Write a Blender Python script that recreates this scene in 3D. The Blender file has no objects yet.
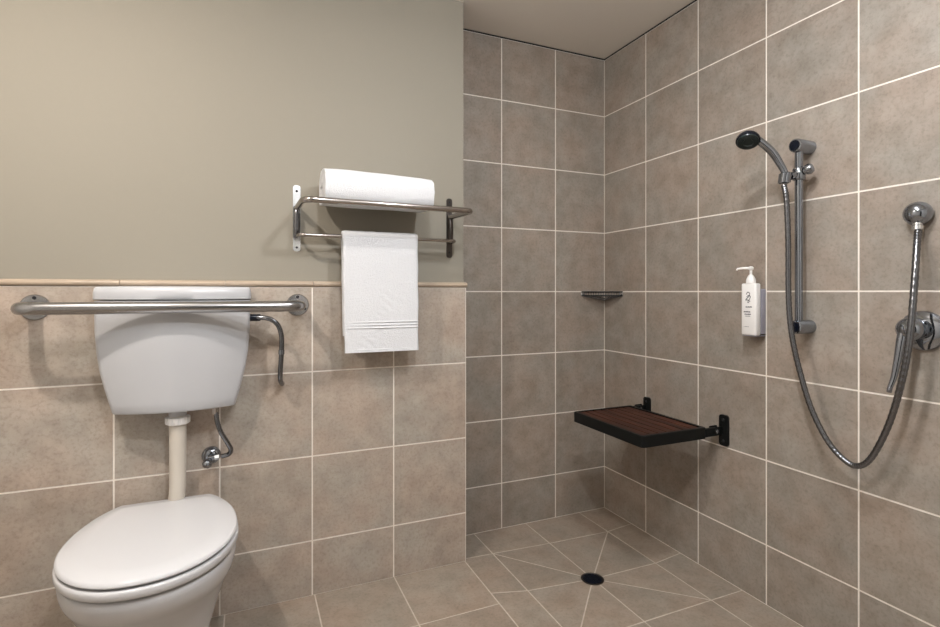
import bpy, bmesh, math, random
from mathutils import Vector, Matrix, noise
random.seed(7)
C = bpy.context.scene.collection
PI = math.pi
sc = bpy.context.scene

# ------------------------------------------------------------------ camera
cam_d = bpy.data.cameras.new('camera'); cam = bpy.data.objects.new('camera', cam_d); C.objects.link(cam)
cam.location = (-1.7661, -2.2701, 1.1561)
cam.rotation_euler = (PI/2, 0, -math.radians(23.3576))
cam_d.sensor_width = 36; cam_d.lens = 518.78/940*36
cam_d.shift_y = -21.35/940
cam_d.clip_start = 0.02
sc.camera = cam

# ------------------------------------------------------------------ light
w = bpy.data.worlds.new('world'); sc.world = w; w.use_nodes = True
w.node_tree.nodes['Background'].inputs[0].default_value = (0.9, 0.93, 1.0, 1)
w.node_tree.nodes['Background'].inputs[1].default_value = 0.3
def ceiling_lamp(x, y, down, round_, size, col, z=2.30):
    """lamp under the ceiling, outside the frame: a glowing bowl with most of its light thrown down"""
    for kind, e in (('AREA', down), ('POINT', round_)):
        d = bpy.data.lights.new('ceiling_lamp', kind); d.energy = e; d.color = col
        if kind == 'AREA': d.shape = 'DISK'; d.size = size*2
        else: d.shadow_soft_size = size
        o = bpy.data.objects.new('ceiling_lamp', d); o.location = (x, y, z); C.objects.link(o)
ceiling_lamp(-2.42, -1.18, 7.5, 8.5, 0.030, (1.0, 0.92, 0.85))
ceiling_lamp(-1.50, -1.95, 5.5, 9.5, 0.035, (0.95, 0.98, 1.03))
ceiling_lamp(-0.95, -1.50, 3.5, 8.5, 0.040, (0.95, 0.98, 1.03))
sc.view_settings.view_transform = 'Standard'
sc.view_settings.look = 'None'
sc.view_settings.gamma = 1
sc.view_settings.use_curve_mapping = False
sc.view_settings.exposure = 1.0

# ------------------------------------------------------------------ materials
def mat(name, col, rough=0.5, metal=0.0, **kw):
    m = bpy.data.materials.new(name); m.use_nodes = True
    b = m.node_tree.nodes['Principled BSDF']
    b.inputs['Base Color'].default_value = (*col, 1)
    b.inputs['Roughness'].default_value = rough
    b.inputs['Metallic'].default_value = metal
    for k, v in kw.items(): b.inputs[k.replace('_', ' ')].default_value = v
    return m
def nodes(m):
    nt = m.node_tree
    return nt, nt.nodes, nt.links, nt.nodes['Principled BSDF']
def add_noise(m, scale, amt, col2=None, bump=0.0, detail=6, coord='Object', rough=0.6):
    nt, N, L, b = nodes(m)
    tc = N.new('ShaderNodeTexCoord'); n = N.new('ShaderNodeTexNoise')
    n.inputs['Scale'].default_value = scale; n.inputs['Detail'].default_value = detail; n.inputs['Roughness'].default_value = rough
    L.new(tc.outputs[coord], n.inputs['Vector'])
    if col2:
        r = N.new('ShaderNodeValToRGB')
        r.color_ramp.elements[0].position = 0.5-amt; r.color_ramp.elements[1].position = 0.5+amt
        r.color_ramp.elements[0].color = b.inputs['Base Color'].default_value[:]
        r.color_ramp.elements[1].color = (*col2, 1)
        L.new(n.outputs['Fac'], r.inputs['Fac']); L.new(r.outputs['Color'], b.inputs['Base Color'])
    if bump:
        bp = N.new('ShaderNodeBump'); bp.inputs['Strength'].default_value = bump; bp.inputs['Distance'].default_value = 0.002
        L.new(n.outputs['Fac'], bp.inputs['Height']); L.new(bp.outputs['Normal'], b.inputs['Normal'])
    return m

def tile_material(name, dark, mid, light, rough=0.5, tint=(1, 1, 1)):
    m = mat(name, mid, rough)
    nt, N, L, b = nodes(m)
    tc = N.new('ShaderNodeTexCoord')
    at = N.new('ShaderNodeAttribute'); at.attribute_name = 'tile_seed'
    # every tile is printed from another place of the same mottled pattern
    mul = N.new('ShaderNodeVectorMath'); mul.operation = 'SCALE'; mul.inputs['Scale'].default_value = 37.0
    L.new(at.outputs['Vector'], mul.inputs[0])
    add = N.new('ShaderNodeVectorMath'); add.operation = 'ADD'
    L.new(tc.outputs['Object'], add.inputs[0]); L.new(mul.outputs[0], add.inputs[1])
    n1 = N.new('ShaderNodeTexNoise'); n1.inputs['Scale'].default_value = 13; n1.inputs['Detail'].default_value = 8; n1.inputs['Roughness'].default_value = 0.62
    n2 = N.new('ShaderNodeTexNoise'); n2.inputs['Scale'].default_value = 95; n2.inputs['Detail'].default_value = 4; n2.inputs['Roughness'].default_value = 0.7
    n3 = N.new('ShaderNodeTexNoise'); n3.inputs['Scale'].default_value = 5; n3.inputs['Detail'].default_value = 3
    for n in (n1, n2, n3): L.new(add.outputs[0], n.inputs['Vector'])
    r = N.new('ShaderNodeValToRGB'); e = r.color_ramp.elements
    e[0].position = 0.33; e[0].color = (*dark, 1); e[1].position = 0.68; e[1].color = (*light, 1)
    x = e.new(0.5); x.color = (*mid, 1)
    L.new(n1.outputs['Fac'], r.inputs['Fac'])
    r2 = N.new('ShaderNodeValToRGB'); e = r2.color_ramp.elements
    e[0].position = 0.30; e[0].color = (0.74, 0.72, 0.70, 1); e[1].position = 0.52; e[1].color = (1, 1, 1, 1)
    L.new(n2.outputs['Fac'], r2.inputs['Fac'])
    mx = N.new('ShaderNodeMix'); mx.data_type = 'RGBA'; mx.blend_type = 'MULTIPLY'; mx.inputs['Factor'].default_value = 0.8
    L.new(r.outputs['Color'], mx.inputs['A']); L.new(r2.outputs['Color'], mx.inputs['B'])
    # warm / cool drift
    r3 = N.new('ShaderNodeValToRGB'); e = r3.color_ramp.elements
    e[0].position = 0.35; e[0].color = (0.96, 1.0, 1.01, 1); e[1].position = 0.65; e[1].color = (1.04, 0.985, 0.95, 1)
    L.new(n3.outputs['Fac'], r3.inputs['Fac'])
    mx2 = N.new('ShaderNodeMix'); mx2.data_type = 'RGBA'; mx2.blend_type = 'MULTIPLY'; mx2.inputs['Factor'].default_value = 1.0
    L.new(mx.outputs['Result'], mx2.inputs['A']); L.new(r3.outputs['Color'], mx2.inputs['B'])
    # per-tile lightness
    sx = N.new('ShaderNodeSeparateXYZ'); L.new(at.outputs['Vector'], sx.inputs[0])
    mr = N.new('ShaderNodeMapRange'); mr.inputs['To Min'].default_value = 0.94; mr.inputs['To Max'].default_value = 1.05
    L.new(sx.outputs['X'], mr.inputs['Value'])
    sc2 = N.new('ShaderNodeVectorMath'); sc2.operation = 'SCALE'
    L.new(mx2.outputs['Result'], sc2.inputs[0]); L.new(mr.outputs['Result'], sc2.inputs['Scale'])
    L.new(sc2.outputs[0], b.inputs['Base Color'])
    bp = N.new('ShaderNodeBump'); bp.inputs['Strength'].default_value = 0.25; bp.inputs['Distance'].default_value = 0.001
    L.new(n2.outputs['Fac'], bp.inputs['Height']); L.new(bp.outputs['Normal'], b.inputs['Normal'])
    return m

M = {}
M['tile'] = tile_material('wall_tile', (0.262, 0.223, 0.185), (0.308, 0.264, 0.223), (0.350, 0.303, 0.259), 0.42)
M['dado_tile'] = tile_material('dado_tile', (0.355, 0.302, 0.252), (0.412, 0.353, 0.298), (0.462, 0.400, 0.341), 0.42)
M['floor_tile'] = tile_material('floor_tile', (0.275, 0.226, 0.180), (0.318, 0.264, 0.212), (0.355, 0.297, 0.242), 0.48)
M['grout'] = add_noise(mat('grout', (0.76, 0.70, 0.63), 0.8), 60, 0.2, (0.84, 0.79, 0.72))
M['floor_grout'] = add_noise(mat('floor_grout', (0.48, 0.415, 0.345), 0.8), 30, 0.2, (0.62, 0.55, 0.47))
M['paint'] = add_noise(mat('wall_paint', (0.286, 0.263, 0.214), 0.75), 400, 0.3, (0.298, 0.274, 0.224), bump=0.05)
M['bounce_wall'] = mat('bounce_wall_paint', (0.62, 0.60, 0.56), 0.8)  # unseen walls kept pale to bounce fill light into the view
M['ceiling'] = mat('ceiling_paint', (0.81, 0.77, 0.71), 0.8)
M['trim'] = add_noise(mat('bead_tile', (0.40, 0.315, 0.235), 0.35), 12, 0.2, (0.48, 0.385, 0.29))
M['gap'] = mat('painted_gap_shade', (0.012, 0.011, 0.010), 0.8)
M['porcelain'] = mat('porcelain', (0.58, 0.58, 0.59), 0.12)
M['cistern'] = mat('cistern_plastic', (0.50, 0.505, 0.52), 0.28)
M['seat'] = mat('seat_plastic', (0.61, 0.61, 0.62), 0.22)
M['pipe_plastic'] = mat('cream_plastic', (0.58, 0.53, 0.46), 0.3)
M['steel'] = mat('brushed_steel', (0.40, 0.40, 0.405), 0.25, 1.0)
M['chrome'] = mat('chrome', (0.32, 0.345, 0.385), 0.08, 1.0)
M['chrome_light'] = mat('chrome_bright', (0.80, 0.82, 0.83), 0.22, 1.0)
M['nickel'] = mat('polished_rail', (0.42, 0.385, 0.36), 0.16, 1.0)
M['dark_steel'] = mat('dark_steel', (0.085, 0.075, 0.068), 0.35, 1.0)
M['screw'] = mat('screw', (0.04, 0.04, 0.045), 0.35, 0.8)
M['black'] = mat('black_plastic', (0.004, 0.006, 0.012), 0.25, Specular_IOR_Level=0.35)
M['black_frame'] = mat('black_frame', (0.004, 0.005, 0.005), 0.45, Specular_IOR_Level=0.25)
M['hose'] = mat('hose_metal', (0.20, 0.205, 0.22), 0.2, 1.0)
M['white_plastic'] = mat('white_plastic', (0.82, 0.80, 0.775), 0.35)
M['holder'] = mat('holder_plastic', (0.33, 0.32, 0.37), 0.25)
M['ink'] = mat('label_ink', (0.08, 0.075, 0.085), 0.5)
M['face_plate'] = mat('spray_face', (0.012, 0.022, 0.020), 0.3)
M['towel'] = mat('towel_cloth', (0.74, 0.75, 0.77), 0.95)
def towel_bump(m):
    nt, N, L, b = nodes(m)
    b.inputs['Sheen Weight'].default_value = 0.3
    tc = N.new('ShaderNodeTexCoord')
    v = N.new('ShaderNodeTexVoronoi'); v.inputs['Scale'].default_value = 380
    n = N.new('ShaderNodeTexNoise'); n.inputs['Scale'].default_value = 90; n.inputs['Detail'].default_value = 5
    L.new(tc.outputs['Object'], v.inputs['Vector']); L.new(tc.outputs['Object'], n.inputs['Vector'])
    a = N.new('ShaderNodeMath'); a.operation = 'ADD'
    L.new(v.outputs['Distance'], a.inputs[0]); L.new(n.outputs['Fac'], a.inputs[1])
    bp = N.new('ShaderNodeBump'); bp.inputs['Strength'].default_value = 0.7; bp.inputs['Distance'].default_value = 0.0025
    L.new(a.outputs[0], bp.inputs['Height']); L.new(bp.outputs['Normal'], b.inputs['Normal'])
towel_bump(M['towel'])
def wood_material():
    m = mat('seat_slat', (0.030, 0.012, 0.008), 0.45, Specular_IOR_Level=0.25)
    nt, N, L, b = nodes(m)
    tc = N.new('ShaderNodeTexCoord'); mp = N.new('ShaderNodeMapping'); mp.inputs['Scale'].default_value = (60, 4, 20)
    n = N.new('ShaderNodeTexNoise'); n.inputs['Scale'].default_value = 1.5; n.inputs['Detail'].default_value = 6
    L.new(tc.outputs['Object'], mp.inputs['Vector']); L.new(mp.outputs['Vector'], n.inputs['Vector'])
    r = N.new('ShaderNodeValToRGB'); e = r.color_ramp.elements
    e[0].position = 0.35; e[0].color = (0.012, 0.003, 0.002, 1); e[1].position = 0.7; e[1].color = (0.095, 0.028, 0.014, 1)
    L.new(n.outputs['Fac'], r.inputs['Fac']); L.new(r.outputs['Color'], b.inputs['Base Color'])
    return m
M['slat'] = wood_material()

# ------------------------------------------------------------------ builders
ORG = {}
def V(*a): return Vector(a)
def obj(name, bm, m, parent=None, smooth=True, angle=40):
    o0 = ORG[parent.name] if parent else V(0, 0, 0)
    me = bpy.data.meshes.new(name)
    bmesh.ops.recalc_face_normals(bm, faces=bm.faces)
    if smooth:
        lim = math.radians(angle)
        for f in bm.faces: f.smooth = True
        for e in bm.edges:
            if len(e.link_faces) == 2 and e.calc_face_angle(0) > lim: e.smooth = False
    bmesh.ops.translate(bm, verts=bm.verts, vec=-o0)
    bm.to_mesh(me); bm.free()
    o = bpy.data.objects.new(name, me); C.objects.link(o)
    for mm in (m if isinstance(m, (list, tuple)) else [m]): me.materials.append(mm)
    if parent: o.parent = parent
    ORG[o.name] = o0
    return o
def struct(name, bm, m, parent=None, **k):
    o = obj(name, bm, m, parent, **k)
    o['kind'] = 'structure'
    return o
def thing(name, label, cat, loc, group=None):
    o = bpy.data.objects.new(name, None); o.empty_display_size = 0.05; C.objects.link(o)
    o.location = loc; o['label'] = label; o['category'] = cat
    if group: o['group'] = group
    ORG[o.name] = Vector(loc)
    return o
def tag(o, label, cat, group=None):
    o['label'] = label; o['category'] = cat
    if group: o['group'] = group
    return o
def new(): return bmesh.new()

def box(bm, lo, hi, bev=0.0, seg=2, M4=None):
    r = bmesh.ops.create_cube(bm, size=1)
    vs = r['verts']
    for v in vs:
        v.co = Vector([(lo[i]+hi[i])/2 + v.co[i]*(hi[i]-lo[i]) for i in range(3)])
    if bev:
        es = list({e for v in vs for e in v.link_edges})
        r2 = bmesh.ops.bevel(bm, geom=es, offset=bev, segments=seg, profile=0.5, affect='EDGES')
        vs = list({v for f in r2['faces'] for v in f.verts} | {v for v in vs if v.is_valid})
    if M4: bmesh.ops.transform(bm, matrix=M4, verts=vs)
    return vs
def fillet(pts, rad, n=8):
    """round the inner corners of an open polyline"""
    P = [Vector(p) for p in pts]
    out = [P[0]]
    for i in range(1, len(P)-1):
        r = rad[i-1] if isinstance(rad, (list, tuple)) else rad
        a = (P[i-1]-P[i]).normalized(); b = (P[i+1]-P[i]).normalized()
        ang = a.angle(b); t = r/math.tan(ang/2)
        t = min(t, (P[i-1]-P[i]).length*0.99, (P[i+1]-P[i]).length*0.99)
        rr = t*math.tan(ang/2)
        bis = (a+b).normalized(); c = P[i]+bis*(rr/math.sin(ang/2))
        s = P[i]+a*t-c; e = P[i]+b*t-c
        tot = s.angle(e); ax = s.cross(e).normalized()
        for k in range(n+1):
            out.append(c + Matrix.Rotation(tot*k/n, 3, ax) @ s)
    out.append(P[-1])
    return out
def smooth_path(pts, sub=8):
    """Catmull-Rom through the points"""
    P = [Vector(p) for p in pts]; P = [2*P[0]-P[1]]+P+[2*P[-1]-P[-2]]
    out = []
    for i in range(1, len(P)-2):
        a, b, c, d = P[i-1:i+3]
        for k in range(sub):
            t = k/sub
            out.append(0.5*((2*b)+(c-a)*t+(2*a-5*b+4*c-d)*t*t+(-a+3*b-3*c+d)*t**3))
    out.append(P[-2])
    return out
def tube(bm, pts, r, n=16, cap=True, closed=False):
    P = [Vector(p) for p in pts]; m = len(P)
    R = r if isinstance(r, (list, tuple)) else [r]*m
    T = []
    for i in range(m):
        if closed: T.append((P[(i+1) % m]-P[i-1]).normalized())
        else: T.append((P[min(i+1, m-1)]-P[max(i-1, 0)]).normalized())
    up = Vector((0, 0, 1)) if abs(T[0].z) < 0.9 else Vector((1, 0, 0))
    u = T[0].cross(up).normalized(); rings = []
    for i in range(m):
        u = (u - T[i]*u.dot(T[i])).normalized(); v = T[i].cross(u)
        rings.append([bm.verts.new(P[i]+R[i]*(math.cos(2*PI*k/n)*u+math.sin(2*PI*k/n)*v)) for k in range(n)])
    for i in range(m if closed else m-1):
        a, b = rings[i], rings[(i+1) % m]
        for k in range(n): bm.faces.new((a[k], a[(k+1) % n], b[(k+1) % n], b[k]))
    if cap and not closed:
        bm.faces.new(rings[0][::-1]); bm.faces.new(rings[-1])
    return rings
def lathe(bm, prof, origin, axis, n=32, sx=1.0):
    """prof: list of (radius, distance along axis)"""
    A = Vector(axis).normalized(); O = Vector(origin)
    up = Vector((0, 0, 1)) if abs(A.z) < 0.9 else Vector((1, 0, 0))
    u = A.cross(up).normalized(); v = A.cross(u)
    prev = None
    for r, d in prof:
        if r < 1e-6: ring = [bm.verts.new(O+A*d)]
        else: ring = [bm.verts.new(O+A*d+r*(math.cos(2*PI*k/n)*u*sx+math.sin(2*PI*k/n)*v)) for k in range(n)]
        if prev:
            for k in range(n):
                a0, a1 = prev[k % len(prev)], prev[(k+1) % len(prev)]
                b0, b1 = ring[k % len(ring)], ring[(k+1) % len(ring)]
                fs = []
                for q in (a0, a1, b1, b0):
                    if q not in fs: fs.append(q)
                if len(fs) > 2: bm.faces.new(fs)
        elif len(ring) > 1: bm.faces.new(ring[::-1])
        prev = ring
    if len(prev) > 1: bm.faces.new(prev)
def loft(bm, rings, cap0=True, cap1=True, closed=False):
    R = [[bm.verts.new(p) for p in ring] for ring in rings]; n = len(R[0])
    for a, b in zip(R, R[1:]+([R[0]] if closed else [])):
        for k in range(n): bm.faces.new((a[k], a[(k+1) % n], b[(k+1) % n], b[k]))
    if not closed:
        if cap0: bm.faces.new(R[0][::-1])
        if cap1: bm.faces.new(R[-1])
def quadbox(bm, pts, h):
    """thin slab from a planar polygon, lifted along h"""
    b = [bm.verts.new(Vector(p)) for p in pts]; t = [bm.verts.new(Vector(p)+h) for p in pts]
    n = len(pts); bm.faces.new(b[::-1]); bm.faces.new(t)
    for i in range(n): bm.faces.new((b[i], b[(i+1) % n], t[(i+1) % n], t[i]))

# tiles: every tile a raised polygon on the grout bed, all in one mesh per wall
def tile_field(name, polys, normal, grout=0.0052, lift=0.0010, mats=None, extra=None):
    bm = new(); N = Vector(normal)
    seed = bm.faces.layers.float_vector.new('tile_seed')
    for poly in polys:
        P = [Vector(p) for p in poly]
        f = bm.faces.new([bm.verts.new(p) for p in P]); f.material_index = 1
        c = sum(P, Vector())/len(P); n = len(P)
        # inset each edge by half a grout width
        nn = (P[1]-P[0]).cross(P[2]-P[1]).normalized()
        q = []
        for i in range(n):
            a, b, d = P[i-1], P[i], P[(i+1) % n]
            e1 = (b-a).normalized(); e2 = (d-b).normalized()
            n1 = nn.cross(e1); n2 = nn.cross(e2)
            k = (n1+n2); k = k/max(0.2, (1+n1.dot(n2)))
            q.append(b+k*grout/2)
        s = Vector((random.random(), random.random(), random.random()))
        base = [bm.verts.new(p+N*0.0001) for p in q]
        top = [bm.verts.new(p+(c-p).normalized()*0.0004+N*lift) for p in q]
        ft = bm.faces.new(top); ft.material_index = 0; ft[seed] = s
        for i in range(n):
            g = bm.faces.new((base[i], base[(i+1) % n], top[(i+1) % n], top[i])); g.material_index = 0; g[seed] = s
    # no recalc here: faces are turned to the normal side one by one
    for f in bm.faces:
        f.normal_update()
        if f.normal.dot(N) < -0.01: f.normal_flip()
    if extra: extra(bm)
    me = bpy.data.meshes.new(name); bm.to_mesh(me); bm.free()
    for m in mats: me.materials.append(m)
    o = bpy.data.objects.new(name, me); C.objects.link(o); o['kind'] = 'structure'
    return o
def grid_polys(us, vs, fn):
    return [[fn(u0, v0), fn(u1, v0), fn(u1, v1), fn(u0, v1)] for u0, u1 in zip(us, us[1:]) for v0, v1 in zip(vs, vs[1:])]

# ------------------------------------------------------------------ the setting
CEIL = 2.4056; YL = -0.2163; XE = -0.8985
XMIN, YMIN = -3.25, -3.05
ZS = [0, 0.2215, 0.534, 0.8465, 1.159, 1.4715, 1.784, 2.0965, CEIL-0.006]
ZL = [0, 0.2092, 0.5313, 0.8533, 1.1755]
XB = [-0.903] + [-0.3086*k for k in (2, 1, 0)]
YR = [-0.3147*k for k in range(10)] + [YMIN]
XL = [XMIN] + [XE-0.3178*k for k in range(7, -1, -1)]
WT = [M['tile'], M['grout']]
def slab(lo, hi):
    def f(bm):
        vs = box(bm, lo, hi)
        for fc in bm.faces:
            if all(v in set(vs) for v in fc.verts): fc.material_index = 1
    return f
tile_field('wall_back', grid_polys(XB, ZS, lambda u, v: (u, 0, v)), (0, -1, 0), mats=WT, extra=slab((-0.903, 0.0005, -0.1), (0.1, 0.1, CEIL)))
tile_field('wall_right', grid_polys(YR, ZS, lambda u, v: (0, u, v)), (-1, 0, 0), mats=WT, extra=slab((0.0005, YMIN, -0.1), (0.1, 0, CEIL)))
# return wall between toilet wall and shower recess
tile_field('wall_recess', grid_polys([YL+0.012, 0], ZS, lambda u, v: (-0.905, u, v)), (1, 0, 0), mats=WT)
# toilet wall: painted wall with a tiled dado in front
bm = new(); box(bm, (XMIN-0.1, YL+0.010, -0.1), (-0.906, 0.1, CEIL)); struct('wall_left', bm, M['paint'], smooth=False)
def dado_block(bm):
    vs = set(box(bm, (XMIN, YL+0.0005, 0.0), (XE+0.0005, YL+0.0098, 1.1755)))
    for fc in bm.faces:
        if all(v in vs for v in fc.verts): fc.material_index = 1
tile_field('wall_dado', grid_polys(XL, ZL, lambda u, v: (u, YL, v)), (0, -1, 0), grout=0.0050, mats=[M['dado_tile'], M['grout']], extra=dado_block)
# bead along the top of the dado, in lengths
bm = new()
xs = [XMIN, -2.865, -2.485, -2.105, -1.725, -1.555, -1.175, XE+0.004]
xs = [XMIN, -2.786, -2.470, -2.152, -1.834, -1.5302, -1.2124, XE+0.004]
for a, b in zip(xs, xs[1:]):
    prof = [(YL+0.0095, 1.1765), (YL-0.001, 1.1765), (YL-0.006, 1.179), (YL-0.0095, 1.185), (YL-0.009, 1.191), (YL-0.004, 1.196), (YL+0.0095, 1.198)]
    loft(bm, [[V(x, y, z) for y, z in prof] for x in (a+0.0008, b-0.0008)])
struct('trim_1', bm, M['trim'], angle=50)
# dark strip, painted in for the shade of the gap where the shower tiles stop under the ceiling
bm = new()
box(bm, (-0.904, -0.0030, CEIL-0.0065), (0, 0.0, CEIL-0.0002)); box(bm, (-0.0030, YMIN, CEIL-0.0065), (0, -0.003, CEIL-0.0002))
struct('gap_shade_strip', bm, M['gap'], smooth=False)
bm = new(); box(bm, (XMIN-0.1, YMIN-0.1, CEIL), (0.1, 0.1, CEIL+0.1)); struct('ceiling', bm, M['ceiling'], smooth=False)
bm = new(); box(bm, (XMIN-0.1, YMIN, -0.1), (XMIN, YL+0.01, CEIL)); struct('wall_side', bm, M['bounce_wall'], smooth=False)
bm = new()      # with an unseen open doorway, added so the metal reflects something dark
box(bm, (XMIN-0.1, YMIN-0.1, -0.1), (-2.35, YMIN, CEIL)); box(bm, (-1.45, YMIN-0.1, -0.1), (0.1, YMIN, CEIL)); box(bm, (-2.35, YMIN-0.1, 2.05), (-1.45, YMIN, CEIL))
struct('wall_front', bm, M['bounce_wall'], smooth=False)
bm = new()  # unseen hall, added only as a dark reflection for the fittings
box(bm, (-2.45, YMIN-1.3, -0.1), (-2.36, YMIN-0.1, 2.2)); box(bm, (-1.44, YMIN-1.3, -0.1), (-1.35, YMIN-0.1, 2.2)); box(bm, (-2.45, YMIN-1.4, -0.1), (-1.35, YMIN-1.3, 2.2))
box(bm, (-2.45, YMIN-1.3, 2.1), (-1.35, YMIN-0.1, 2.2)); box(bm, (-2.45, YMIN-1.3, -0.1), (-1.35, YMIN-0.1, 0.0))
struct('added_dark_hall', bm, mat('dark_reflection', (0.05, 0.045, 0.04), 0.8), smooth=False)

# floor: shower area with falls cut to the drain, then the main grid
FX = [-0.903, -0.765, -0.483, -0.163, 0.0]
FY = [0.0, -0.222, -0.547, -0.842, -1.157, -1.472, -1.787, -2.102, -2.417, -2.732, YMIN]
def fp(i, j):
    x, y = FX[i], FY[j]
    if j == 2: y = [-0.474, -0.515, -0.547, -0.553, -0.530][i]
    if j == 1: y = [-0.196, -0.205, -0.224, -0.235, -0.212][i]
    return V(x, y, 0)
polys = []
DR = V(-0.483, -0.547, 0)
for i in range(4):
    for j in range(len(FY)-1):
        q = [fp(i, j), fp(i+1, j), fp(i+1, j+1), fp(i, j+1)]
        if i in (1, 2) and j in (1, 2):     # four tiles round the drain are cut on the diagonal
            k = min(range(4), key=lambda t: (q[t]-DR).length)
            a, b, c, d = q[k], q[(k+1) % 4], q[(k+2) % 4], q[(k+3) % 4]
            polys += [[a, b, c], [a, c, d]]
        else: polys.append(q)
MX = [XMIN]+[-0.903-0.311*k for k in range(7, -1, -1)]
MY = [YL+0.009]+[-0.5467-0.33*k for k in range(8)]+[YMIN]
polys += grid_polys(MX, MY, lambda u, v: V(u, v, 0))
for p in polys:
    nn = (Vector(p[1])-Vector(p[0])).cross(Vector(p[2])-Vector(p[1]))
    if nn.z < 0: p.reverse()
def floor_slab(bm):
    vs = set(box(bm, (XMIN-0.1, YMIN-0.1, -0.1), (0.1, 0.1, -0.0005)))
    for fc in bm.faces:
        if all(v in vs for v in fc.verts): fc.material_index = 1
tile_field('floor', polys, (0, 0, 1), grout=0.0048, lift=0.0007, mats=[M['floor_tile'], M['floor_grout']], extra=floor_slab)

# ------------------------------------------------------------------ toilet
TX = -2.010
T = thing('toilet', 'white toilet with closed lid and wall-hung cistern joined by a cream pipe', 'toilet', (TX, -0.53, 0))
def oval(hw, yf, yb, z, ymid=-0.54, b=0.33, n=72, cx=TX):
    out = []
    for k in range(n):
        t = 2*PI*k/n; c = math.cos(t)
        ym = ymid if yf < ymid-0.05 else yf+0.05
        e = 0.94
        x = hw*math.copysign(abs(math.sin(t))**e, math.sin(t))
        y = ym-(ym-yf)*c if c >= 0 else min(ym+b*(-c), yb)
        out.append(V(cx+x, y, z))
    return out
bm = new()
loft(bm, [oval(.124, -.650, -.300, 0.0015, b=.30), oval(.122, -.648, -.300, .02, b=.30), oval(.129, -.655, -.300, .09, b=.30),
          oval(.148, -.680, -.295, .18, b=.30), oval(.171, -.718, -.285, .26, b=.31), oval(.192, -.752, -.275, .318, b=.32),
          oval(.2010, -.768, -.268, .336, b=.33), oval(.2070, -.778, -.262, .347, b=.33), oval(.2125, -.790, -.258, .364, b=.33), oval(.2165, -.799, -.257, .388, b=.33),
          oval(.2165, -.800, -.258, .401, b=.33), oval(.2145, -.797, -.259, .4080, b=.33), oval(.208, -.790, -.262, .4105, b=.33),
          oval(.140, -.725, -.350, .4085, b=.24), oval(.132, -.715, -.36, .40, b=.23), oval(.120, -.69, -.38, .30, b=.21), oval(.06, -.60, -.46, .20, b=.1)])
obj('pan', bm, M['porcelain'], T, angle=50)
bm = new()
loft(bm, [oval(.204, -.790, -.290, .4175), oval(.2195, -.8055, -.280, .4185), oval(.2230, -.8090, -.277, .4240), oval(.2230, -.8090, -.277, .4355), oval(.2215, -.8075, -.278, .4400), oval(.2175, -.8035, -.280, .4418),
          oval(.195, -.781, -.30, .4405), oval(.125, -.71, -.36, .4405, b=.22), oval(.118, -.70, -.365, .432, b=.21), oval(.125, -.71, -.36, .4175, b=.22)], closed=True)
obj('seat', bm, M['seat'], T, angle=50)
bm = new()
loft(bm, [oval(.200, -.785, -.281, .4485), oval(.2170, -.8020, -.270, .4478), oval(.2205, -.8055, -.267, .4520), oval(.2190, -.8040, -.268, .4580), oval(.2130, -.798, -.272, .4618),
          oval(.16, -.74, -.31, .4645), oval(.08, -.65, -.40, .4662), oval(.02, -.56, -.50, .4665)])
obj('seat_lid', bm, M['seat'], T, angle=50)
for s in (-1, 1):
    bm = new(); lathe(bm, [(0.012, -0.022), (0.014, -0.018), (0.014, 0.018), (0.012, 0.022)], (TX+s*0.075, -0.262, 0.432), (1, 0, 0), 20)
    box(bm, (TX+s*0.075-0.012, -0.272, 0.4085), (TX+s*0.075+0.012, -0.262, 0.43))
    obj('hinge', bm, M['seat'], T)
bm = new(); lathe(bm, [(0.052, 0), (0.052, 0.085), (0.060, 0.09), (0.060, 0.105)], (TX, YL-0.108, 0.19), (0, 1, 0), 32)
obj('waste_pipe', bm, M['pipe_plastic'], T)

# cistern: D-shaped plan, convex front, sides drawing in towards the bottom
CX = -1.9800
def dshape(hw, edge, centre, z, cx=CX, rc=0.022, back=YL-0.0025):
    pts = [V(cx-hw, back, z), V(cx-hw, YL-edge, z)]
    n = 22
    fr = [V(cx+hw*(-1+2*k/n), YL-edge-(centre-edge)*(1-(-1+2*k/n)**2), z) for k in range(n+1)]
    # rounded front corners
    left = fillet([V(cx-hw, back, z), fr[0], fr[2]], rc, 6); right = fillet([fr[-3], fr[-1], V(cx+hw, back, z)], rc, 6)
    mid = fr[3:-3]
    return left[:-1]+mid+right[1:]
prof = [(0.764, .170, .070, .112), (0.7645, .178, .079, .123), (0.768, .1805, .081, .126), (0.80, .189, .083, .129), (0.85, .202, .084, .133), (0.90, .213, .085, .137),
        (0.96, .2215, .086, .141), (1.03, .2265, .086, .144), (1.10, .2275, .086, .145), (1.1285, .2275, .086, .145)]
bm = new(); loft(bm, [dshape(h, e, c, z) for z, h, e, c in prof])
cis = obj('cistern', bm, M['cistern'], T, angle=55)
bm = new(); loft(bm, [dshape(.227, .087, .147, 1.1315), dshape(.230, .090, .150, 1.1335), dshape(.2305, .0905, .1505, 1.150), dshape(.228, .089, .148, 1.168), dshape(.222, .083, .142, 1.1735), dshape(.15, .06, .10, 1.1755)])
obj('cistern_lid', bm, M['cistern'], cis, angle=55)
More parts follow.
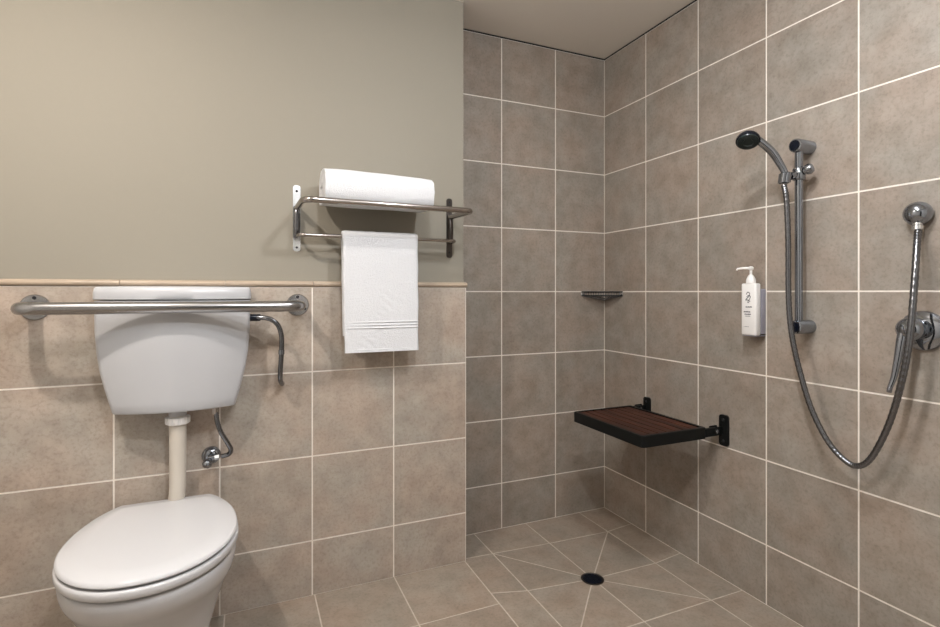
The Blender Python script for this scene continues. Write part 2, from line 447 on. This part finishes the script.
# flush pipe from the cistern down to the back of the pan
PY = YL-0.060; PX = -1.977
bm = new()
pth = smooth_path([(PX, PY, 0.758), (PX, PY, 0.66), (PX, PY, 0.56), (PX-0.001, PY, 0.49), (PX-0.008, PY-0.002, 0.43), (PX-0.018, PY-0.01, 0.385)], 6)
tube(bm, pth, [0.0265-0.0030*i/(len(pth)-1) for i in range(len(pth))], 24)
fp_ = obj('flush_pipe', bm, M['pipe_plastic'], T)
bm = new()
for k in range(12):
    a = 2*PI*k/12; box(bm, (-0.006, 0.0325, -0.011), (0.006, 0.0375, 0.011), 0.0015, 1, Matrix.Translation((PX, PY, 0.727)) @ Matrix.Rotation(a, 4, 'Z'))
lathe(bm, [(0.031, -0.014), (0.0345, -0.012), (0.0345, 0.010), (0.030, 0.013)], (PX, PY, 0.727), (0, 0, 1), 32)
obj('pipe_nut', bm, M['white_plastic'], fp_)
bm = new(); lathe(bm, [(0.027, 0), (0.027, 0.022)], (PX, PY, 0.742), (0, 0, 1), 24)
obj('pipe_collar', bm, M['cistern'], fp_)
# chrome pipe leaving the right side of the cistern
bm = new()
pp = smooth_path([(-1.740, -0.281, 1.066), (-1.714, -0.291, 1.066), (-1.685, -0.299, 1.0595), (-1.662, -0.303, 1.039), (-1.650, -0.303, 1.003), (-1.649, -0.301, 0.949), (-1.653, -0.296, 0.87), (-1.652, -0.282, 0.838), (-1.645, -0.250, 0.820), (-1.642, YL-0.004, 0.817)], 7)
tube(bm, pp, 0.0085, 14)
op = obj('overflow_pipe', bm, M['hose'], T); op['label'] = 'bent chrome pipe beside the cistern'
bm = new(); lathe(bm, [(0.010, 0), (0.0125, 0.002), (0.0125, 0.034), (0.010, 0.037)], (-1.7545, -0.278, 1.066), (1, -0.12, 0), 20)
c_ = obj('connector', bm, M['black'], op); c_['label'] = 'black push-on connector'
bm = new(); lathe(bm, [(0.0105, -0.008), (0.0105, 0.008)], (-1.6495, -0.3005, 0.942), (0.02, 0, 1), 18); obj('joint', bm, M['chrome'], op)
# braided hose from the stop valve to the cistern
bm = new()
hp = smooth_path([(-1.861, -0.290, 0.760), (-1.859, -0.296, 0.735), (-1.856, -0.298, 0.712), (-1.845, -0.301, 0.677), (-1.822, -0.296, 0.632), (-1.814, -0.286, 0.608), (-1.822, -0.272, 0.590), (-1.8435, -0.264, 0.583)], 8)
tube(bm, hp, [0.0075+0.0006*(i % 2) for i in range(len(hp))], 12)
ho = obj('inlet_hose', bm, M['hose'], T); ho['label'] = 'dark braided metal hose'
bm = new(); lathe(bm, [(0.012, 0), (0.012, 0.022), (0.010, 0.026)], (-1.861, -0.291, 0.738), (0, 0, 1), 6); obj('hose_nut', bm, M['nickel'], ho)

# stop valve on the wall
SV = thing('stop_valve', 'small chrome stop valve on the tiles below the cistern', 'valve', (-1.879, YL, 0.579))
bm = new(); lathe(bm, [(0.031, 0.001), (0.031, 0.004), (0.028, 0.012), (0.018, 0.020), (0.010, 0.022)], (-1.879, YL, 0.579), (0, -1, 0), 28); obj('flange', bm, M['chrome'], SV)
bm = new(); lathe(bm, [(0.010, 0.008), (0.010, 0.045), (0.008, 0.052)], (-1.879, YL, 0.579), (0, -1, 0), 20)
tube(bm, [(-1.879, YL-0.045, 0.580), (-1.860, YL-0.045, 0.582)], 0.008, 14); obj('body', bm, M['chrome'], SV)
bm = new(); lathe(bm, [(0.009, 0), (0.015, 0.006), (0.016, 0.020), (0.012, 0.026)], (-1.883, YL-0.048, 0.576), (-0.35, -0.6, -0.7), 8); obj('handle', bm, M['chrome'], SV)
bm = new(); lathe(bm, [(0.0095, 0), (0.0095, 0.014)], (-1.866, YL-0.045, 0.581), (1, 0, 0.05), 6); obj('nut', bm, M['chrome_light'], SV)

# ------------------------------------------------------------------ grab rail
GZ = 1.108; GD = 0.178
GR = thing('grab_rail', 'brushed steel grab rail fixed across the front of the cistern', 'grab rail', (-1.9825, YL, GZ))
bm = new()
tube(bm, fillet([(-2.379, YL-0.004, GZ), (-2.379, YL-GD, GZ), (-1.588, YL-GD, GZ), (-1.588, YL-0.004, GZ)], 0.058, 12), 0.0185, 28)
obj('rail', bm, M['steel'], GR)
def screw(parent, p, ax, r=0.006, m='screw'):
    bm = new(); lathe(bm, [(r, 0), (r, 0.0012), (r*0.7, 0.0026), (r*0.35, 0.0020)], p, ax, 14)
    return obj('screw', bm, M[m], parent)
for x in (-2.379, -1.588):
    bm = new(); lathe(bm, [(0.041, 0.001), (0.041, 0.004), (0.038, 0.0075), (0.020, 0.0085)], (x, YL, GZ), (0, -1, 0), 40)
    fl = obj('flange', bm, M['steel'], GR)
    for a in (90, 210, 330):
        screw(fl, (x+0.030*math.cos(math.radians(a)), YL-0.0078, GZ+0.030*math.sin(math.radians(a))), (0, -1, 0), 0.0055)

# ------------------------------------------------------------------ towel rack
YP = YL+0.010                                     # painted surface
RX0, RX1 = -1.590, -0.972; RZ = 1.4735; RD = 0.212
TR = thing('towel_rack', 'chrome wall rack with towel shelf above a hanging rail', 'towel rack', ((RX0+RX1)/2, YP, 1.31))
bm = new()
tube(bm, fillet([(RX0, YP-0.004, RZ), (RX0+0.004, YL-RD, RZ), (-0.958, YL-RD, RZ-0.003), (RX1, YP-0.004, RZ)], [0.035, 0.030], 10), 0.0108, 18)
sf = obj('shelf_frame', bm, M['nickel'], TR)
bm = new()
tube(bm, fillet([(RX0+0.001, YP-0.004, 1.366), (RX0+0.003, YL-0.075, 1.366), (RX1-0.003, YL-0.075, 1.366), (RX1, YP-0.004, 1.366)], [0.022, 0.022], 8), 0.0070, 14)
obj('lower_rail', bm, M['nickel'], TR)
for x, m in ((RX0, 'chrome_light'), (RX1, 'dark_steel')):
    bm = new()
    # rounded-end wall plate
    hw, z0, z1, r = (0.0135, 1.311, 1.560, 0.010) if m == 'chrome_light' else (0.0125, 1.302, 1.554, 0.010)
    out = []
    for cx_, cz_, a0 in ((x+hw-r, z0+r, -90), (x+hw-r, z1-r, 0), (x-hw+r, z1-r, 90), (x-hw+r, z0+r, 180)):
        for k in range(7):
            a = math.radians(a0+15*k); out.append((cx_+r*math.cos(a), cz_+r*math.sin(a)))
    loft(bm, [[V(px, YP-0.0003, pz) for px, pz in out], [V(px, YP-0.004, pz) for px, pz in out]])
    pl = obj('wall_plate', bm, M[m], TR, angle=30)
    if m == 'chrome_light': pl['label'] = 'bright chrome plate'
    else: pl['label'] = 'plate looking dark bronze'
    screw(pl, (x, YP-0.004, 1.538), (0, -1, 0), 0.0045); screw(pl, (x, YP-0.004, 1.325), (0, -1, 0), 0.0045)
    # raised saddle between the rail mounts
    bm = new()
    tube(bm, smooth_path([(x, YP-0.006, 1.478), (x, YP-0.013, 1.455), (x, YP-0.016, 1.42), (x, YP-0.013, 1.385), (x, YP-0.006, 1.365)], 5), [0.0122]*21, 14)
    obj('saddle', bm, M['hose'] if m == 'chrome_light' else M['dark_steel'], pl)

# rolled towel on the shelf: one long cloth folded round itself, end spiral in view
def roll_section():
    pts = []
    turns = 4.3; n = 170; t = 0.0125
    for k in range(n+1):
        a = 2*PI*turns*k/n
        s = 0.5*t+0.0142*a/(2*PI)
        ca, sa = math.cos(a+2.2), math.sin(a+2.2)
        # squashed to a soft rectangle
        e = 0.72
        x = (s+0.024)*math.copysign(abs(ca)**e, ca); z = (s+0.0015)*math.copysign(abs(sa)**e, sa)
        pts.append((x, z))
    return pts, t
def rolled_towel():
    pts, t = roll_section(); n = len(pts)
    x0, x1, m = -1.512, -1.112, 46
    cy, cz = YL-0.106, 1.535
    bm = new(); rows = []
    prof = []
    for i in range(n):
        a = Vector(pts[max(i-1, 0)]); b = Vector(pts[min(i+1, n-1)]); d = (b-a).normalized(); nn = Vector((-d.y, d.x))
        prof.append((Vector(pts[i])+nn*t*0.46, Vector(pts[i])-nn*t*0.46))
    loop = [p[0] for p in prof]+[p[1] for p in prof[::-1]]
    for j in range(m+1):
        u = j/m; x = x0+(x1-x0)*u
        sq = 1-0.05*(abs(2*u-1)**6)
        ring = []
        for idx, p in enumerate(loop):
            y = p.x; z = p.y*sq
            nz = noise.noise(Vector((x*9, y*18, z*18)))*0.0022
            z2 = cz-0.004*u+z*(1.0-0.06*u)+nz
            y2 = cy+y+nz
            off = 0.004*noise.noise(Vector((0, y*30, z*30+3)))
            ring.append(V(x+(off if j in (0, m) else 0), y2, z2))
        rows.append(ring)
    loft(bm, rows)
    return bm
rt = obj('rolled_towel', rolled_towel(), M['towel'], angle=80)
tag(rt, 'rolled white towel lying on the shelf of the towel rack', 'towel')
# seat the object origin at the towel's base
def set_origin(o, p):
    o.data.transform(Matrix.Translation(-Vector(p))); o.location = p
set_origin(rt, (-1.31, YL-0.118, 1.48))

# hanging towel, folded over the lower rail
def hanging_towel():
    bm = new(); ry, rz = YL-0.075, 1.366; r = 0.0160; th = 0.0130
    nx = 60
    # path: back hem up, over the rail, down the front
    zs = []
    nb, nf = 40, 300
    path = []
    for k in range(nb): path.append((ry+r, 0.99+(rz-0.99)*k/nb, -1))
    for k in range(13):
        a = PI*k/12; path.append((ry+r*math.cos(a), rz+r*math.sin(a), 0))
    for k in range(1, nf+1): path.append((ry-r, rz-(rz-0.928)*k/nf, 1))
    rows_o, rows_i = [], []
    for i, (y, z, side) in enumerate(path):
        a = path[max(i-1, 0)]; b = path[min(i+1, len(path)-1)]
        d = Vector((b[0]-a[0], b[1]-a[1])).normalized(); nn = Vector((d.y, -d.x))   # outward
        if i < nb: nn = nn
        ro, ri = [], []
        for j in range(nx+1):
            u = j/nx
            drop = max(0, rz-z)
            x = -1.4365+0.2935*u + drop*(0.020*(1-u)+0.004*u) + 0.0025*noise.noise(Vector((u*2, z*14, 1.3)))*(1 if 0 < u < 1 else 1)
            h = 0.0016*noise.noise(Vector((x*45, z*60, side*3)))+0.0030*noise.noise(Vector((x*8, z*5, side*5+2)))*min(1, drop*6)
            # woven border: three fine ribs near the hem
            if side == 1:
                for zr in (1.042, 1.031, 1.020): h += 0.0042*math.exp(-((z-zr)/0.0020)**2)-0.0009
                if z < 0.940: h += 0.0012
            if side == 1: h -= 0.0
            edge = min(u, 1-u)*nx
            tt = th*(0.5 if edge >= 2 else 0.5*(0.55+0.225*edge))
            o2 = tt+max(-0.002, h); 
            ro.append(V(x, y-nn.x*(-1)*0 + (nn.x)*o2*(-1 if False else 1), z+nn.y*o2)); ri.append(V(x, y-nn.x*tt, z-nn.y*tt))
        rows_o.append(ro); rows_i.append(ri)
    O = [[bm.verts.new(p) for p in r_] for r_ in rows_o]; I = [[bm.verts.new(p) for p in r_] for r_ in rows_i]
    n = len(path)
    for A in (O, I):
        for i in range(n-1):
            for j in range(nx): bm.faces.new((A[i][j], A[i][j+1], A[i+1][j+1], A[i+1][j]))
    for i in range(n-1):
        for j in (0, nx): bm.faces.new((O[i][j], O[i+1][j], I[i+1][j], I[i][j]))
    for i in (0, n-1):
        for j in range(nx): bm.faces.new((O[i][j], O[i][j+1], I[i][j+1], I[i][j]))
    return bm
ht = obj('hand_towel', hanging_towel(), M['towel'], angle=80)
tag(ht, 'white hand towel hanging folded over the lower rail of the rack', 'towel')
set_origin(ht, (-1.29, YL-0.075, 0.93))

# ------------------------------------------------------------------ fold-down shower seat
SZ = 0.6185
SS = thing('fold_down_shower_bench', 'fold-down shower seat with dark slats in a black frame', 'shower seat', (0, -0.545, 0.6))
sx0, sx1, sy0, sy1 = -0.412, -0.085, -0.752, -0.305
def rrect(x0, x1, y0, y1, r, z, n=5):
    out = []
    for cx_, cy_, a0 in ((x1-r, y1-r, 0), (x0+r, y1-r, 90), (x0+r, y0+r, 180), (x1-r, y0+r, 270)):
        for k in range(n+1):
            a = math.radians(a0+90*k/n); out.append(V(cx_+r*math.cos(a), cy_+r*math.sin(a), z))
    return out
bm = new(); t = 0.016
loft(bm, [rrect(sx0, sx1, sy0, sy1, .014, SZ-0.044), rrect(sx0, sx1, sy0, sy1, .014, SZ-0.002), rrect(sx0+.003, sx1-.003, sy0+.003, sy1-.003, .012, SZ),
          rrect(sx0+t, sx1-t, sy0+t, sy1-t, .004, SZ), rrect(sx0+t, sx1-t, sy0+t, sy1-t, .004, SZ-0.044)], closed=True)
obj('frame', bm, M['black_frame'], SS, angle=30)
ns = 7; wd = (sx1-sx0-2*t)/ns
for k in range(ns):
    bm = new(); a = sx0+t+wd*k
    box(bm, (a+0.0015, sy0+t-0.002, SZ-0.022), (a+wd-0.0015, sy1-t+0.002, SZ-0.0035), 0.002, 2)
    obj('slat', bm, M['slat'], SS, smooth=False)
for y in (-0.764, -0.329):
    yc = y
    bm = new(); out = []
    hw, z0, z1, r = 0.0215, 0.540 if y < -0.5 else 0.530, 0.664 if y < -0.5 else 0.654, 0.012
    for cy_, cz_, a0 in ((yc+hw-r, z0+r, -90), (yc+hw-r, z1-r, 0), (yc-hw+r, z1-r, 90), (yc-hw+r, z0+r, 180)):
        for k in range(7):
            a = math.radians(a0+15*k); out.append((cy_+r*math.cos(a), cz_+r*math.sin(a)))
    loft(bm, [[V(-0.0012, py, pz) for py, pz in out], [V(-0.010, py, pz) for py, pz in out]])
    pl = obj('wall_plate', bm, M['black_frame'], SS, angle=30)
    screw(pl, (-0.010, yc, z0+0.02), (-1, 0, 0), 0.006); screw(pl, (-0.010, yc, z1-0.02), (-1, 0, 0), 0.006)
    bm = new()
    yi = yc+0.020 if yc < -0.5 else yc+0.020
    ya = yi
    box(bm, (-0.050, ya-0.016, SZ-0.036), (-0.008, ya-0.010, SZ-0.002), 0.003); box(bm, (-0.050, ya+0.010, SZ-0.036), (-0.008, ya+0.016, SZ-0.002), 0.003)
    obj('hinge_bracket', bm, M['black_frame'], pl)
    bm = new(); box(bm, (-0.092, ya-0.0095, SZ-0.040), (-0.022, ya+0.0095, SZ-0.006), 0.005)
    ar = obj('arm', bm, M['black_frame'], SS)
    bm = new(); lathe(bm, [(0.006, 0), (0.009, 0.002), (0.009, 0.036), (0.006, 0.038)], (-0.036, ya-0.019, SZ-0.019), (0, 1, 0), 18); obj('hinge_pin', bm, M['chrome'], ar)

# ------------------------------------------------------------------ corner basket
CB = thing('corner_basket', 'small dark wire soap basket in the corner of the shower', 'soap basket', (0, 0, 1.14))
def tri(a, z): return [V(-a, -0.005, z), V(-0.005, -0.005, z), V(-0.005, -a, z)]
def arc_front(a, z, n=14):
    p = []
    for k in range(n+1):
        t = k/n; p.append(V(-a*(1-t)-0.005*t - 0.020*math.sin(PI*t), -0.005*(1-t)-a*t - 0.020*math.sin(PI*t), z))
    return p
bm = new()
for z, r in ((1.157, 0.0035), (1.138, 0.003)):
    tube(bm, [V(-0.004, -0.004, z)]+arc_front(0.150, z), r, 8, closed=True)
obj('rim', bm, M['black_frame'], CB)
bm = new(); fr = arc_front(0.150, 1.138, 16)
for k in range(1, 16):
    tube(bm, [fr[k]+V(0, 0, 0.019), fr[k], V(fr[k].x*0.5, fr[k].y*0.5, 1.128), V(-0.006+fr[k].x*0.05, -0.006+fr[k].y*0.05, 1.118)], 0.0016, 6)
tube(bm, [(-0.150, -0.004, 1.138), (-0.006, -0.005, 1.112), (-0.004, -0.150, 1.138)], 0.0022, 8)
obj('wires', bm, M['chrome'], CB)
for p in ((-0.142, -0.005, 1.1475), (-0.005, -0.142, 1.1475)):
    bm = new(); r = 0.012
    lathe(bm, [(r, 0.0012), (r, 0.005), (r*0.6, 0.007)], (p[0], -0.0, p[2]) if p[0] < -0.1 else (0, p[1], p[2]), (0, -1, 0) if p[0] < -0.1 else (-1, 0, 0), 18)
    obj('wall_fixing', bm, M['chrome_light'], CB)

# ------------------------------------------------------------------ soap bottle and its holder
HO = thing('bottle_holder', 'grey wall holder behind the white soap bottle', 'holder', (0, -0.912, 1.0))
bm = new(); box(bm, (-0.0285, -0.944, 1.001), (-0.0012, -0.886, 1.168), 0.003); obj('back_plate', bm, M['holder'], HO)
bm = new(); box(bm, (-0.056, -0.943, 0.9935), (-0.004, -0.886, 0.9965), 0.001); obj('foot', bm, M['holder'], HO)
SB = thing('soap_bottle', 'white pump soap bottle held on the shower wall', 'soap bottle', (-0.041, -0.914, 0.997))
bm = new()
def brect(o, z): return rrect(-0.059+o, -0.030-o, -0.9465+o, -0.8835-o, 0.008, z, 4)
loft(bm, [brect(.004, .997), brect(.0012, .998), brect(0, 1.001), brect(0, 1.184), brect(.0012, 1.1875), brect(.004, 1.1885)])
obj('body', bm, M['white_plastic'], SB, angle=50)
bm = new()
lathe(bm, [(0.0165, 0), (0.0165, 0.013), (0.013, 0.022), (0.0085, 0.030), (0.0045, 0.034), (0.0045, 0.050), (0.0085, 0.052), (0.0095, 0.060), (0.004, 0.064)], (-0.0445, -0.915, 1.188), (0, 0, 1), 28)
tube(bm, [(-0.0445, -0.915, 1.245), (-0.058, -0.893, 1.2455), (-0.070, -0.878, 1.2435), (-0.0715, -0.876, 1.238)], [0.0055, 0.0045, 0.0035, 0.003], 12)
obj('pump', bm, M['white_plastic'], SB)
# printed marks on the front
bm = new(); fx = -0.0592
def stroke(pts, r=0.0007):
    r *= 1.6
    P = smooth_path([V(fx, -0.915-u, z) for u, z in pts], 6) if len(pts) > 2 else [V(fx, -0.915-u, z) for u, z in pts]
    for a, b in zip(P, P[1:]):
        d = (b-a).normalized(); s = d.cross(V(1, 0, 0))*r
        q = [bm.verts.new(p) for p in (a-s-d*r*0.4, a+s-d*r*0.4, b+s+d*r*0.4, b-s+d*r*0.4)]; bm.faces.new(q)
stroke([(-0.008, 1.148), (-0.002, 1.156), (0.006, 1.152), (0.004, 1.142), (-0.004, 1.134), (-0.010, 1.127), (-0.002, 1.127), (0.008, 1.122)], 0.0009)
stroke([(-0.006, 1.139), (0.002, 1.144), (0.009, 1.140), (0.006, 1.131), (-0.002, 1.119), (0.004, 1.117)], 0.0008)
lg = obj('logo', bm, M['ink'], SB, smooth=False); lg['label'] = 'dark looped logo'
bm = new(); random.seed(3)
for z, a, b, h, r in ((1.101, -0.010, 0.016, 0.0030, 0.0008), (1.083, -0.018, 0.010, 0.0034, 0.0008), (1.074, -0.014, 0.012, 0.0030, 0.0008), (1.067, -0.012, 0.008, 0.0020, 0.0006), (1.028, -0.018, 0.004, 0.0014, 0.0004)):
    u = a
    while u < b:
        stroke([(u, z-h*0.5), (u, z+h*random.uniform(0.3, 0.9))], r*0.7)
        if random.random() < 0.7: stroke([(u, z+h*random.choice((-0.4, 0, 0.4))), (u+0.0016, z+h*random.choice((-0.4, 0, 0.4)))], r*0.6)
        u += 0.0024
lb = obj('printed_text', bm, M['ink'], SB, smooth=False); lb['label'] = 'small dark lines of print'; lb['kind'] = 'stuff'

# ------------------------------------------------------------------ shower rail
RXo = -0.056; RY = -1.105
SR = thing('shower_rail', 'vertical chrome slide rail carrying the hand shower', 'shower rail', (0, RY, 1.03))
bm = new(); tube(bm, [(RXo, RY, 1.030), (RXo, RY, 1.652)], 0.0125, 24); obj('rail', bm, M['chrome'], SR)
for z in (1.0385, 1.648):
    bm = new(); lathe(bm, [(0.0235, 0.0012), (0.0235, 0.070), (0.0215, 0.0765), (0.012, 0.079)], (0, RY, z), (-1, 0, 0), 32)
    b_ = obj('wall_bracket', bm, M['chrome'], SR)
    bm = new(); lathe(bm, [(0.0175, 0), (0.0165, 0.002), (0, 0.003)], (-0.0785, RY, z), (-1, 0, 0), 28); cp = obj('end_cap', bm, M['black'], b_); cp['label'] = 'dark end cap'
CZ = 1.553
bm = new(); lathe(bm, [(0.0175, -0.020), (0.020, -0.016), (0.020, 0.016), (0.0175, 0.020)], (RXo, RY, CZ), (0, 0, 1), 28)
tube(bm, smooth_path([(RXo, RY, CZ), (-0.075, RY+0.004, CZ-0.004), (-0.086, RY+0.008, CZ-0.008)], 5), 0.0125, 18)
loft(bm, [[V(-0.103+r_*math.cos(2*PI*k/24)+0.12*d_, -1.089+r_*math.sin(2*PI*k/24)-0.1*d_, CZ-0.013+d_) for k in range(24)] for r_, d_ in ((0.0150, -0.018), (0.019, -0.017), (0.0205, 0.014), (0.0165, 0.017))], closed=True)
sl = obj('slider', bm, M['chrome'], SR)
bm = new(); lathe(bm, [(0.010, 0.014), (0.010, 0.022), (0.0165, 0.025), (0.018, 0.035), (0.014, 0.043), (0.006, 0.046)], (RXo, RY, CZ+0.004), (0.15, -1, 0.25), 24); obj('knob', bm, M['chrome'], sl)

# hand shower
HS = thing('hand_shower', 'chrome hand shower with dark spray face in the rail clamp', 'shower head', (-0.103, -1.089, CZ-0.03))
bm = new()
hp = smooth_path([(-0.1050, -1.0872, 1.520), (-0.1025, -1.0895, 1.552), (-0.115, -1.079, 1.590), (-0.136, -1.066, 1.630), (-0.163, -1.049, 1.662), (-0.188, -1.034, 1.684)], 6)
tube(bm, hp, [0.0105+0.0025*min(1, max(0, i-8)/8) for i in range(len(hp))], 20)
obj('handle', bm, M['chrome'], HS)
ax = V(-0.44, -0.35, -0.83).normalized(); hc = V(-0.200, -1.026, 1.679)
bm = new(); lathe(bm, [(0.010, -0.014), (0.022, -0.010), (0.033, -0.001), (0.0375, 0.008), (0.0375, 0.014), (0.0345, 0.0175)], hc, ax, 36); hd = obj('head', bm, M['black'], HS); hd['label'] = 'dark rounded head'
bm = new(); lathe(bm, [(0.0340, 0.0165), (0.0325, 0.020), (0.016, 0.0225), (0.0145, 0.0205), (0, 0.021)], hc, ax, 36); fc = obj('spray_face', bm, M['face_plate'], HS); fc['label'] = 'dark green-black spray face'
bm = new()
for r_, n_ in ((0.022, 14), (0.028, 20)):
    u = ax.cross(V(0, 0, 1)).normalized(); v = ax.cross(u)
    for k in range(n_):
        a = 2*PI*k/n_; lathe(bm, [(0.0014, 0), (0.0009, 0.003)], hc+ax*0.0205+(u*math.cos(a)+v*math.sin(a))*r_, ax, 6)
obj('nozzles', bm, M['screw'], fc)

# wall outlet, hose, mixer
WO = thing('wall_outlet', 'round chrome hose outlet on the tiles above the mixer', 'outlet', (0, -1.425, 1.378))
bm = new(); lathe(bm, [(0.026, 0.0012), (0.031, 0.006), (0.0335, 0.014), (0.0340, 0.024), (0.0315, 0.034), (0.026, 0.043), (0.018, 0.049), (0.009, 0.0525), (0, 0.0535)], (0, -1.425, 1.378), (-1, 0, 0), 40); obj('dome', bm, M['chrome'], WO)
bm = new(); lathe(bm, [(0.0115, 0), (0.0115, 0.018), (0.0135, 0.020), (0.0135, 0.030), (0.010, 0.032)], (-0.029, -1.428, 1.362), (-0.08, -0.05, -1), 20); obj('spout', bm, M['chrome_light'], WO)
bm = new()
H = [(-0.1052, -1.0870, 1.517), (-0.101, -1.093, 1.465), (-0.1, -1.098, 1.331), (-0.1, -1.099, 1.163), (-0.101, -1.105, 1.063), (-0.097, -1.115, 0.981), (-0.09, -1.132, 0.893), (-0.085, -1.165, 0.781), (-0.08, -1.212, 0.689), (-0.075, -1.26, 0.640), (-0.075, -1.3, 0.633), (-0.08, -1.338, 0.669), (-0.09, -1.382, 0.76), (-0.1, -1.414, 0.855), (-0.104, -1.436, 0.955), (-0.102, -1.447, 1.047), (-0.085, -1.447, 1.162), (-0.060, -1.441, 1.273), (-0.032, -1.4305, 1.328)]
P = smooth_path(H, 22)
tube(bm, P, [0.0090 if (i//2) % 2 else 0.0084 for i in range(len(P))], 14)
sh = obj('shower_hose', bm, M['hose'], angle=60); tag(sh, 'dark metal shower hose hanging in a long loop', 'hose'); set_origin(sh, (-0.075, -1.28, 0.63))

MXC = (0, -1.429, 1.047)
MX_ = thing('shower_mixer', 'chrome shower mixer with lever on a round wall plate', 'tap', MXC)
bm = new(); lathe(bm, [(0.0565, 0.0012), (0.0565, 0.006), (0.054, 0.013), (0.044, 0.018), (0.030, 0.020)], MXC, (-1, 0, 0), 48); obj('wall_plate', bm, M['chrome'], MX_)
bm = new(); lathe(bm, [(0.030, 0.012), (0.031, 0.030), (0.033, 0.036), (0.033, 0.052), (0.029, 0.064), (0.018, 0.071), (0, 0.073)], (0, -1.420, 1.052), (-1, 0, 0), 40); obj('body', bm, M['chrome'], MX_)
bm = new()
lp = smooth_path([(-0.056, -1.408, 1.048), (-0.066, -1.406, 1.015), (-0.071, -1.401, 0.965), (-0.077, -1.395, 0.915), (-0.084, -1.389, 0.885), (-0.092, -1.391, 0.874)], 6)
tube(bm, lp, [0.013-0.0065*min(1, i/22) for i in range(len(lp))], 16); obj('lever', bm, M['chrome'], MX_)

# ------------------------------------------------------------------ floor drain
FD = thing('floor_drain', 'small round black drain in the shower floor', 'drain', (-0.485, -0.547, 0))
bm = new(); lathe(bm, [(0.046, 0.0008), (0.046, 0.0018), (0.0385, 0.0022), (0.0375, 0.0010)], (-0.485, -0.547, 0), (0, 0, 1), 40); rg = obj('ring', bm, M['dark_steel'], FD); 
bm = new(); lathe(bm, [(0.0375, 0.0010), (0.0375, 0.0022), (0, 0.0026)], (-0.485, -0.547, 0), (0, 0, 1), 40)
for k in range(-4, 5):
    h_ = math.sqrt(max(0, 0.033**2-(k*0.0075)**2))
    box(bm, (-0.485-h_, -0.547+k*0.0075-0.0014, 0.0024), (-0.485+h_, -0.547+k*0.0075+0.0014, 0.0040))
obj('grate', bm, M['black'], FD)
